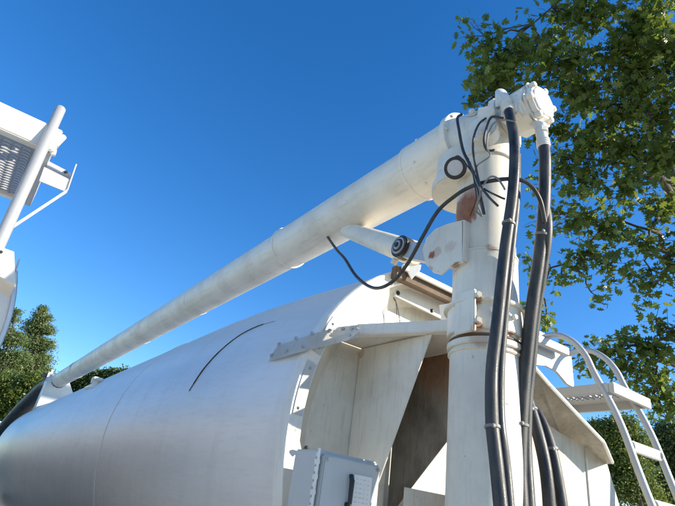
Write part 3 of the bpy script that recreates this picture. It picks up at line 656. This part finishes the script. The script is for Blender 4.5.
cb = hose('drooping_cable', [P(327, 236, 'x', 1.56), P(337, 250, 'x', 1.50), P(345, 259, 'x', 1.46), P(357, 277, 'x', 1.42), P(374, 288, 'x', 1.40), P(392, 282, 'x', 1.39), P(408, 263, 'x', 1.38), P(423, 236, 'x', 1.38), P(438, 211, 'x', 1.39), P(455, 196, 'x', 1.40), P(470, 187, 'x', 1.42), P(490, 181, 'x', 1.40), P(515, 179, 'x', 1.45), P(530, 185, 'x', 1.5), P(540, 200, 'x', 1.55), P(545, 222, 'x', 1.6)], .0085,
     'thin black cable drooping in a loop beneath the white boom', 'cable')
for t in (.52, .555):
    pass
wires = [([(462, 114, 1.45), (457.5, 118, 1.42), (459, 130, 1.40), (463, 150, 1.39), (470, 165, 1.39), (476, 180, 1.39), (481, 200, 1.40), (484, 214, 1.41)], .007, 'black wiring loom curving over the boom end flange above the work lamp', 'wiring'),
         ([(452, 160, 1.40), (458, 156, 1.39), (465, 163, 1.385), (472, 172, 1.385), (478, 183, 1.39), (486, 190, 1.40), (500, 197, 1.41), (505, 199, 1.42)], .004, 'thin dark wire from the round work lamp to the hoses', 'wire'),
         ([(476, 213, 1.42), (479, 200, 1.39), (484, 185, 1.385), (490, 177, 1.385), (497, 178, 1.385), (503, 186, 1.39), (505, 190, 1.40)], .004, 'grey wire loop standing against the column just left of the hoses', 'wire'),
         ([(516, 122, 1.44), (505, 120, 1.43), (494, 123, 1.42), (488, 135, 1.41), (487, 148, 1.40), (490, 156, 1.41), (478, 165, 1.39), (474, 175, 1.39)], .0035, 'pale cable tie and wire looped round the elbow under the left motor fitting', 'wire'),
         ([(470, 162, 1.385), (474, 176, 1.38), (480, 192, 1.38), (478, 205, 1.40), (482, 216, 1.42), (477, 212, 1.42)], .0035, 'pale thin wire tangled in front of the rust stain at the column top', 'wire')]
wires += [([(486, 118, 1.42), (479, 124, 1.40), (474, 136, 1.39), (473, 150, 1.385), (476, 168, 1.38), (480, 184, 1.38), (488, 196, 1.40), (498, 206, 1.42)], .005, 'black wire hanging between the round cover and the loom', 'wire'),
          ([(503, 118, 1.44), (492, 117, 1.42), (487, 126, 1.41), (484, 140, 1.41), (487, 150, 1.42), (495, 150, 1.43)], .0055, 'dark looped wire around the small port cap of the elbow', 'wire'),
          ([(468, 158, 1.385), (472, 170, 1.378), (475, 186, 1.378), (476, 200, 1.39), (470, 216, 1.42)], .003, 'thin frayed wire end dangling over the rust stain', 'wire')]
for i, (pl, r_, lb, ct) in enumerate(wires):
    bm = N(); tube(bm, spline(HP(pl), 8), r_, 8); o = link('wire' if ct == 'wire' else 'wiring_loom', bm, M['tie'] if i in (2, 3, 4) else M['rubber'], None, 60); tag(o, lb, ct)

# ---------------------------------------------------------------- trees
OAKL = [(0, 0), (.06, .14), (.26, .18), (.20, .28), (.12, .32), (.36, .46), (.26, .52), (.12, .54), (.30, .74), (.16, .74), (.10, .78), (0, 1.0)]
def leaf_shape(kind):
    if kind == 'oak':
        right = OAKL; left = [(-x, y) for x, y in OAKL[1:-1]][::-1]
        v = [(x, y, -.25*abs(x)+.10*math.sin(y*3)) for x, y in right+left]
        nR = len(right); faces = []
        # midrib fan, strips between right and left outlines
        for i in range(nR-1):
            a = i; b = i+1
            la = 0 if i == 0 else len(v)-i; lb = nR-1 if i+1 == nR-1 else len(v)-(i+1)
            if i == 0: faces.append((0, 1, lb, lb))
            elif i+1 == nR-1: faces.append((a, b, la, la))
            else: faces.append((a, b, lb, la))
        return np.array(v), faces
    v = [(0, 0, 0), (.32, .45, -.06), (0, 1, .05), (-.32, .45, -.06)]
    return np.array(v), [(0, 1, 2, 3)]
def rand_rot(n, droop=.0):
    q = rng.normal(size=(n, 4)); q /= np.linalg.norm(q, axis=1)[:, None]
    w, x, y, z = q.T
    return np.stack([np.stack([1-2*(y*y+z*z), 2*(x*y-z*w), 2*(x*z+y*w)], 1), np.stack([2*(x*y+z*w), 1-2*(x*x+z*z), 2*(y*z-x*w)], 1), np.stack([2*(x*z-y*w), 2*(y*z+x*w), 1-2*(x*x+y*y)], 1)], 1)
def leaves_mesh(name, pos, sizes, rots, kind, mat, parent):
    v, f = leaf_shape(kind); n = len(pos); m = len(v)
    V = np.einsum('nij,mj->nmi', rots, v)*sizes[:, None, None]+pos[:, None, :]
    tris = []
    for q in f:
        if len(set(q)) == 3: tris.append((q[0], q[1], q[2]))
        else: tris += [(q[0], q[1], q[2]), (q[0], q[2], q[3])]
    tr = np.array(tris); Tn = len(tr)
    I = (tr[None]+(np.arange(n)*m)[:, None, None]).reshape(-1)
    me = bpy.data.meshes.new(name); c = pos.mean(0)
    me.vertices.add(n*m); me.vertices.foreach_set('co', (V.reshape(-1, 3)-c).astype(np.float32).ravel())
    me.loops.add(len(I)); me.loops.foreach_set('vertex_index', I.astype(np.int32))
    me.polygons.add(n*Tn); me.polygons.foreach_set('loop_start', (np.arange(n*Tn)*3).astype(np.int32))
    me.update(calc_edges=True)
    at = me.attributes.new('tone', 'FLOAT', 'POINT'); at.data.foreach_set('value', np.repeat(rng.random(n), m).astype(np.float32))
    me.materials.append(mat); o = bpy.data.objects.new(name, me); C.objects.link(o)
    o.location = Vector(c.tolist())-wloc(parent); o.parent = parent; return o
def limb(bm, a, b, r0, r1, wob=.12, n=7):
    a = Vector(a); b = Vector(b); L = (b-a).length; pts = []; rr = []
    for k in range(n+1):
        t = k/n; j = Vector(rng.normal(size=3).tolist())*wob*L*.25*math.sin(math.pi*t); pts.append(a.lerp(b, t)+j+Vector((0, 0, .06*L*math.sin(math.pi*t)))); rr.append(r0+(r1-r0)*t)
    tube(bm, pts, rr, 7); return pts

# the oak
TRUNK = Vector((11.0, 3.2, 0))
oak = root('oak_tree', TRUNK, 'tall oak tree with lobed leaves filling the upper right, behind the auger motor', 'tree')
trunk_top = TRUNK+Vector((-.3, .1, 7.2))
bm = N(); tp = spline([TRUNK, TRUNK+Vector((.1, .1, 2.5)), TRUNK+Vector((-.1, 0, 5)), trunk_top, trunk_top+Vector((-.3, .2, 2.6))], 6)
tube(bm, tp, list(np.linspace(.36, .16, len(tp))), 14); link('trunk', bm, M['bark'], oak, 60)
CL = [ # pixel, depth, radius px, weight
 (470, 36, 8.6, 10, .5), (488, 44, 8.6, 17, 1), (482, 72, 8.4, 16, .9), (474, 104, 9, 12, .6), (488, 118, 9.2, 14, .8), (497, 82, 8.8, 22, 1.2), (512, 62, 8.6, 24, 1.4), (540, 45, 9, 26, 1.3), (525, 95, 9, 25, 1.5), (565, 62, 8.6, 30, 1.5), (566, 22, 9, 22, 1.0),
 (592, 18, 8.6, 26, 1.3), (578, 95, 9, 30, 1.6), (610, 50, 8.5, 30, 1.5), (640, 20, 8.2, 32, 1.7), (668, 45, 8, 30, 1.7), (640, 75, 8.4, 32, 1.6), (612, 105, 8.6, 30, 1.5), (660, 110, 8.2, 30, 1.5),
 (590, 140, 8.8, 30, 1.6), (560, 132, 9, 22, 1.2), (628, 145, 8.6, 28, 1.3), (662, 160, 8.2, 30, 1.3), (556, 170, 9, 22, 1.1), (590, 180, 8.8, 28, 1.3), (625, 192, 8.5, 28, 1.1), (662, 205, 8.4, 26, 1.0),
 (552, 215, 9, 18, .8), (578, 222, 8.8, 22, 1.0), (608, 232, 8.6, 24, .9), (645, 245, 8.4, 24, .8), (580, 262, 8.6, 22, .9), (556, 282, 8.8, 14, .4), (612, 270, 8.5, 20, .55), (652, 283, 8.3, 26, .7), (672, 262, 8.2, 16, .5),
 (532, 262, 9, 12, .4), (534, 305, 9, 16, .55), (548, 325, 9, 12, .4), (600, 300, 8.6, 12, .3), (622, 335, 8.3, 20, .65), (650, 350, 8.2, 24, .9), (672, 330, 8, 18, .6), (606, 355, 8.5, 20, .7), (580, 360, 8.6, 14, .5), (632, 372, 8.3, 24, .9), (662, 385, 8.1, 24, .9), (560, 345, 8.8, 12, .4), (675, 405, 8, 16, .6), (645, 396, 8.2, 14, .5), (662, 412, 8.1, 12, .4), (655, 318, 8.2, 12, .3),
 (700, 60, 8, 40, 2), (705, 150, 8, 40, 2), (700, 240, 8, 34, 1.4), (705, 330, 8, 34, 1.4), (600, -25, 8.6, 34, 1.6), (650, -30, 8.2, 36, 1.6), (555, -14, 9, 20, .8), (745, 100, 8, 50, 2.4), (740, 260, 8, 50, 2.4), (690, -30, 8, 36, 1.5)]
limbs = []; bmL = N()
mains = [D(650, 60, 8.8), D(640, 160, 8.8), D(650, 230, 8.6), D(655, 360, 8.4), D(600, 20, 9.2), D(690, -20, 8.4)]
for k, mp in enumerate(mains):
    st = Vector(tp[-1-(k % 3)*4]) if k != 3 else Vector(tp[10]); limbs += limb(bmL, st, mp, .11, .03, .2, 9)
pos = []; tw = N()
for (px, py, d, rp, w) in CL:
    c = D(px, py, d); near = min(limbs, key=lambda q: (q-c).length)
    pts = limb(bmL, near, c, .024, .006, .2, 7); r = rp*d/F
    nt_ = max(4, int(rp*.75*w**.5))
    for j in range(nt_):
        o = Vector(rng.normal(size=3).tolist())*r*.62; o = Vector((o.x, o.y*1.1, o.z*.8)); e = c+o
        s = pts[-1-int(rng.integers(0, 3))]; tpz = limb(tw, s, e, .006, .002, .12, 5)
        cnt = int(rng.integers(6, 12)*min(1.5, .55+w*.5))
        for _ in range(cnt):
            t = rng.random(); base = s.lerp(e, .25+.8*t); pos.append(np.array(base)+rng.normal(size=3)*.075)
    if w < 1: limbs += pts[3:5]
link('branches', bmL, M['bark'], oak, 60); link('twigs', tw, M['bark'], oak, 60)
pos = np.array(pos); n = len(pos)
rots = rand_rot(n); 
# leaves spread flat-ish and tip down
mixn = rng.random(n) < .6
az = rng.random(n)*2*np.pi; tilt = rng.normal(-.5, .55, n); roll = rng.normal(0, .6, n)
ca, sa, ct, st_, cr, sr = np.cos(az), np.sin(az), np.cos(tilt), np.sin(tilt), np.cos(roll), np.sin(roll)
yv = np.stack([ca*ct, sa*ct, st_], 1); xv = np.stack([-sa, ca, 0*ca], 1); zv = np.cross(xv, yv)
x2 = xv*cr[:, None]+zv*sr[:, None]; z2_ = np.cross(x2, yv); RR = np.stack([x2, yv, z2_], 2); rots[mixn] = RR[mixn]
sizes = rng.uniform(.09, .215, n)
print('OAK LEAVES', n)
dist = np.linalg.norm(pos-np.array([0, 0, CAMH]), axis=1); scr = sizes/dist
# only leaves inside the view count as the largest seen
Bn = np.array(BM); cc = (pos-np.array([0, 0, CAMH]))@Bn; u = 337.5+F*cc[:, 0]/-cc[:, 2]; w_ = 253-F*cc[:, 1]/-cc[:, 2]
vis = (u > 0) & (u < 675) & (w_ > 0) & (w_ < 506); order = np.argsort(-(scr*vis))[:280]
rest = np.ones(n, bool); rest[order] = False
tag(leaves_mesh('foliage', pos[rest], sizes[rest], rots[rest], 'oak', M['oak'], oak), kind='stuff')
lv, lf = leaf_shape('oak'); tones = []
for t in range(4):
    me = bpy.data.meshes.new('leaf'); me.from_pydata(lv.tolist(), [], [tuple(dict.fromkeys(q)) for q in lf]); me.update()
    at = me.attributes.new('tone', 'FLOAT', 'POINT'); at.data.foreach_set('value', np.full(len(lv), .15+.27*t, np.float32)); me.materials.append(M['oak']); tones.append(me)
for i in order:
    o = bpy.data.objects.new('leaf', tones[int(i) % 4]); C.objects.link(o)
    o.matrix_local = Matrix.Translation(Vector(pos[i].tolist())-TRUNK) @ Matrix(rots[i].tolist()).to_4x4() @ Matrix.Scale(float(sizes[i]), 4); o.parent = oak

def tree(name, base, blobs, nleaf, size, mat, label, group, wood=.14, conifer=False, twigs=True):
    """blobs: (centre, radius) in metres; leaves gather in small clumps"""
    base = Vector(base); o = root(name, base, label, 'tree', group)
    top = max((b[0] for b in blobs), key=lambda p: p.z); ax = Vector((sum(b[0].x for b in blobs)/len(blobs), sum(b[0].y for b in blobs)/len(blobs), 0))
    apex = Vector((top.x, top.y, top.z))
    bm = N(); tpz = spline([base, base.lerp(apex, .35)+Vector((.1, 0, 0)), base.lerp(apex, .7), apex], 6); tube(bm, tpz, list(np.linspace(wood, wood*.15, len(tpz))), 10); link('trunk', bm, M['bark'], o, 60)
    tot = sum(b[1]**2 for b in blobs); pos = []; bm = N()
    for c, r in blobs:
        k = max(5, int(nleaf*r*r/tot/12)); st = min(tpz, key=lambda q: (q-(c-Vector((0, 0, r*.6)))).length); pts = limb(bm, st, c, wood*.3, wood*.08, .2, 5)
        for _ in range(k):
            v = rng.normal(size=3); v /= np.linalg.norm(v); v *= r*(rng.random()**.38); v[2] *= .8
            e = np.array(c)+v
            limb(bm, pts[-1-int(rng.integers(0, 3))], Vector(e.tolist()), wood*.06, wood*.02, .2, 3)
            m_ = 16 if conifer else 12; g = rng.normal(size=(m_, 3))*np.array([1, 1, .35 if conifer else .6])*(min(r*.42, .3) if conifer else min(r*.3, .4))
            pos.append(e+g)
    link('branches', bm, M['bark'], o, 60)
    pos = np.concatenate(pos); sz = rng.uniform(.6, 1.3, len(pos))*size
    rt = rand_rot(len(pos))
    tag(leaves_mesh('foliage', pos, sz, rt, 'plain', mat, o), kind='stuff'); return o
def B(px, py, d, rpx): return (D(px, py, d), rpx*d/F)
GT = 'trees beyond the trailers'
def baseof(px, d):
    p = D(px, 420, d); return (p.x, p.y, 0)
d = 26
tree('pine_tree', baseof(40, d), [B(43, 309, d, 4), B(42, 317, d, 7), B(36, 328, d, 9), B(47, 330, d, 6), B(33, 342, d, 10), B(46, 345, d, 7), B(36, 358, d, 11), B(26, 370, d, 12), B(42, 372, d, 8)], 30000, .075, M['pine'],
     'airy pointed pine tree at the left with its tip above the boom end', GT, conifer=True)
tree('pine_tree', baseof(8, d-2), [B(16, 312, d-2, 5), B(8, 318, d-2, 8), B(2, 335, d-2, 12), B(14, 340, d-2, 10), B(18, 358, d-2, 10), B(0, 362, d-2, 16), B(-15, 330, d-2, 16), B(-12, 360, d-2, 18)], 30000, .075, M['pine'],
     'loose green tree at the far left, partly behind the white trailer end', GT, conifer=True)
d = 22
tree('broadleaf_tree', baseof(15, d), [B(5, 385, d, 14), B(20, 392, d, 13), B(34, 380, d, 10), B(0, 408, d, 14), B(18, 410, d, 12), B(-15, 392, d, 20), B(50, 395, d, 10), B(30, 402, d, 12)], 26000, .11, M['broad'],
     'yellowish green bushy tree below the pines, beside the black spout', GT)
d = 34
tree('broadleaf_tree', baseof(100, d), [B(70, 388, d, 12), B(85, 382, d, 10), B(98, 377, d, 9), B(112, 375, d, 8), B(124, 376, d, 9), B(140, 385, d, 12), B(100, 392, d, 16), B(55, 392, d, 10)], 22000, .15, M['dark_broad'],
     'dark green treetop showing between the boom and the tank', GT)
d = 20
tree('broadleaf_tree', baseof(640, d+1.5), [B(608, 430, d, 14), B(596, 428, d, 8), B(622, 425, d, 14), B(615, 452, d, 18), B(634, 445, d, 16), B(628, 470, d, 20), B(612, 485, d, 20), B(640, 492, d, 20)], 26000, .10, M['broad'],
     'mid green leafy tree behind the ladder at lower right', GT)
d = 24
tree('broadleaf_tree', baseof(668, d), [B(662, 435, d, 14), B(675, 430, d, 14), B(655, 455, d, 16), B(672, 460, d, 20), B(665, 490, d, 22), B(690, 450, d, 26), B(690, 490, d, 26), B(648, 485, d, 16)], 26000, .12, M['dark_broad'],
     'dark leafy tree at the lower right edge, right of the ladder', GT)
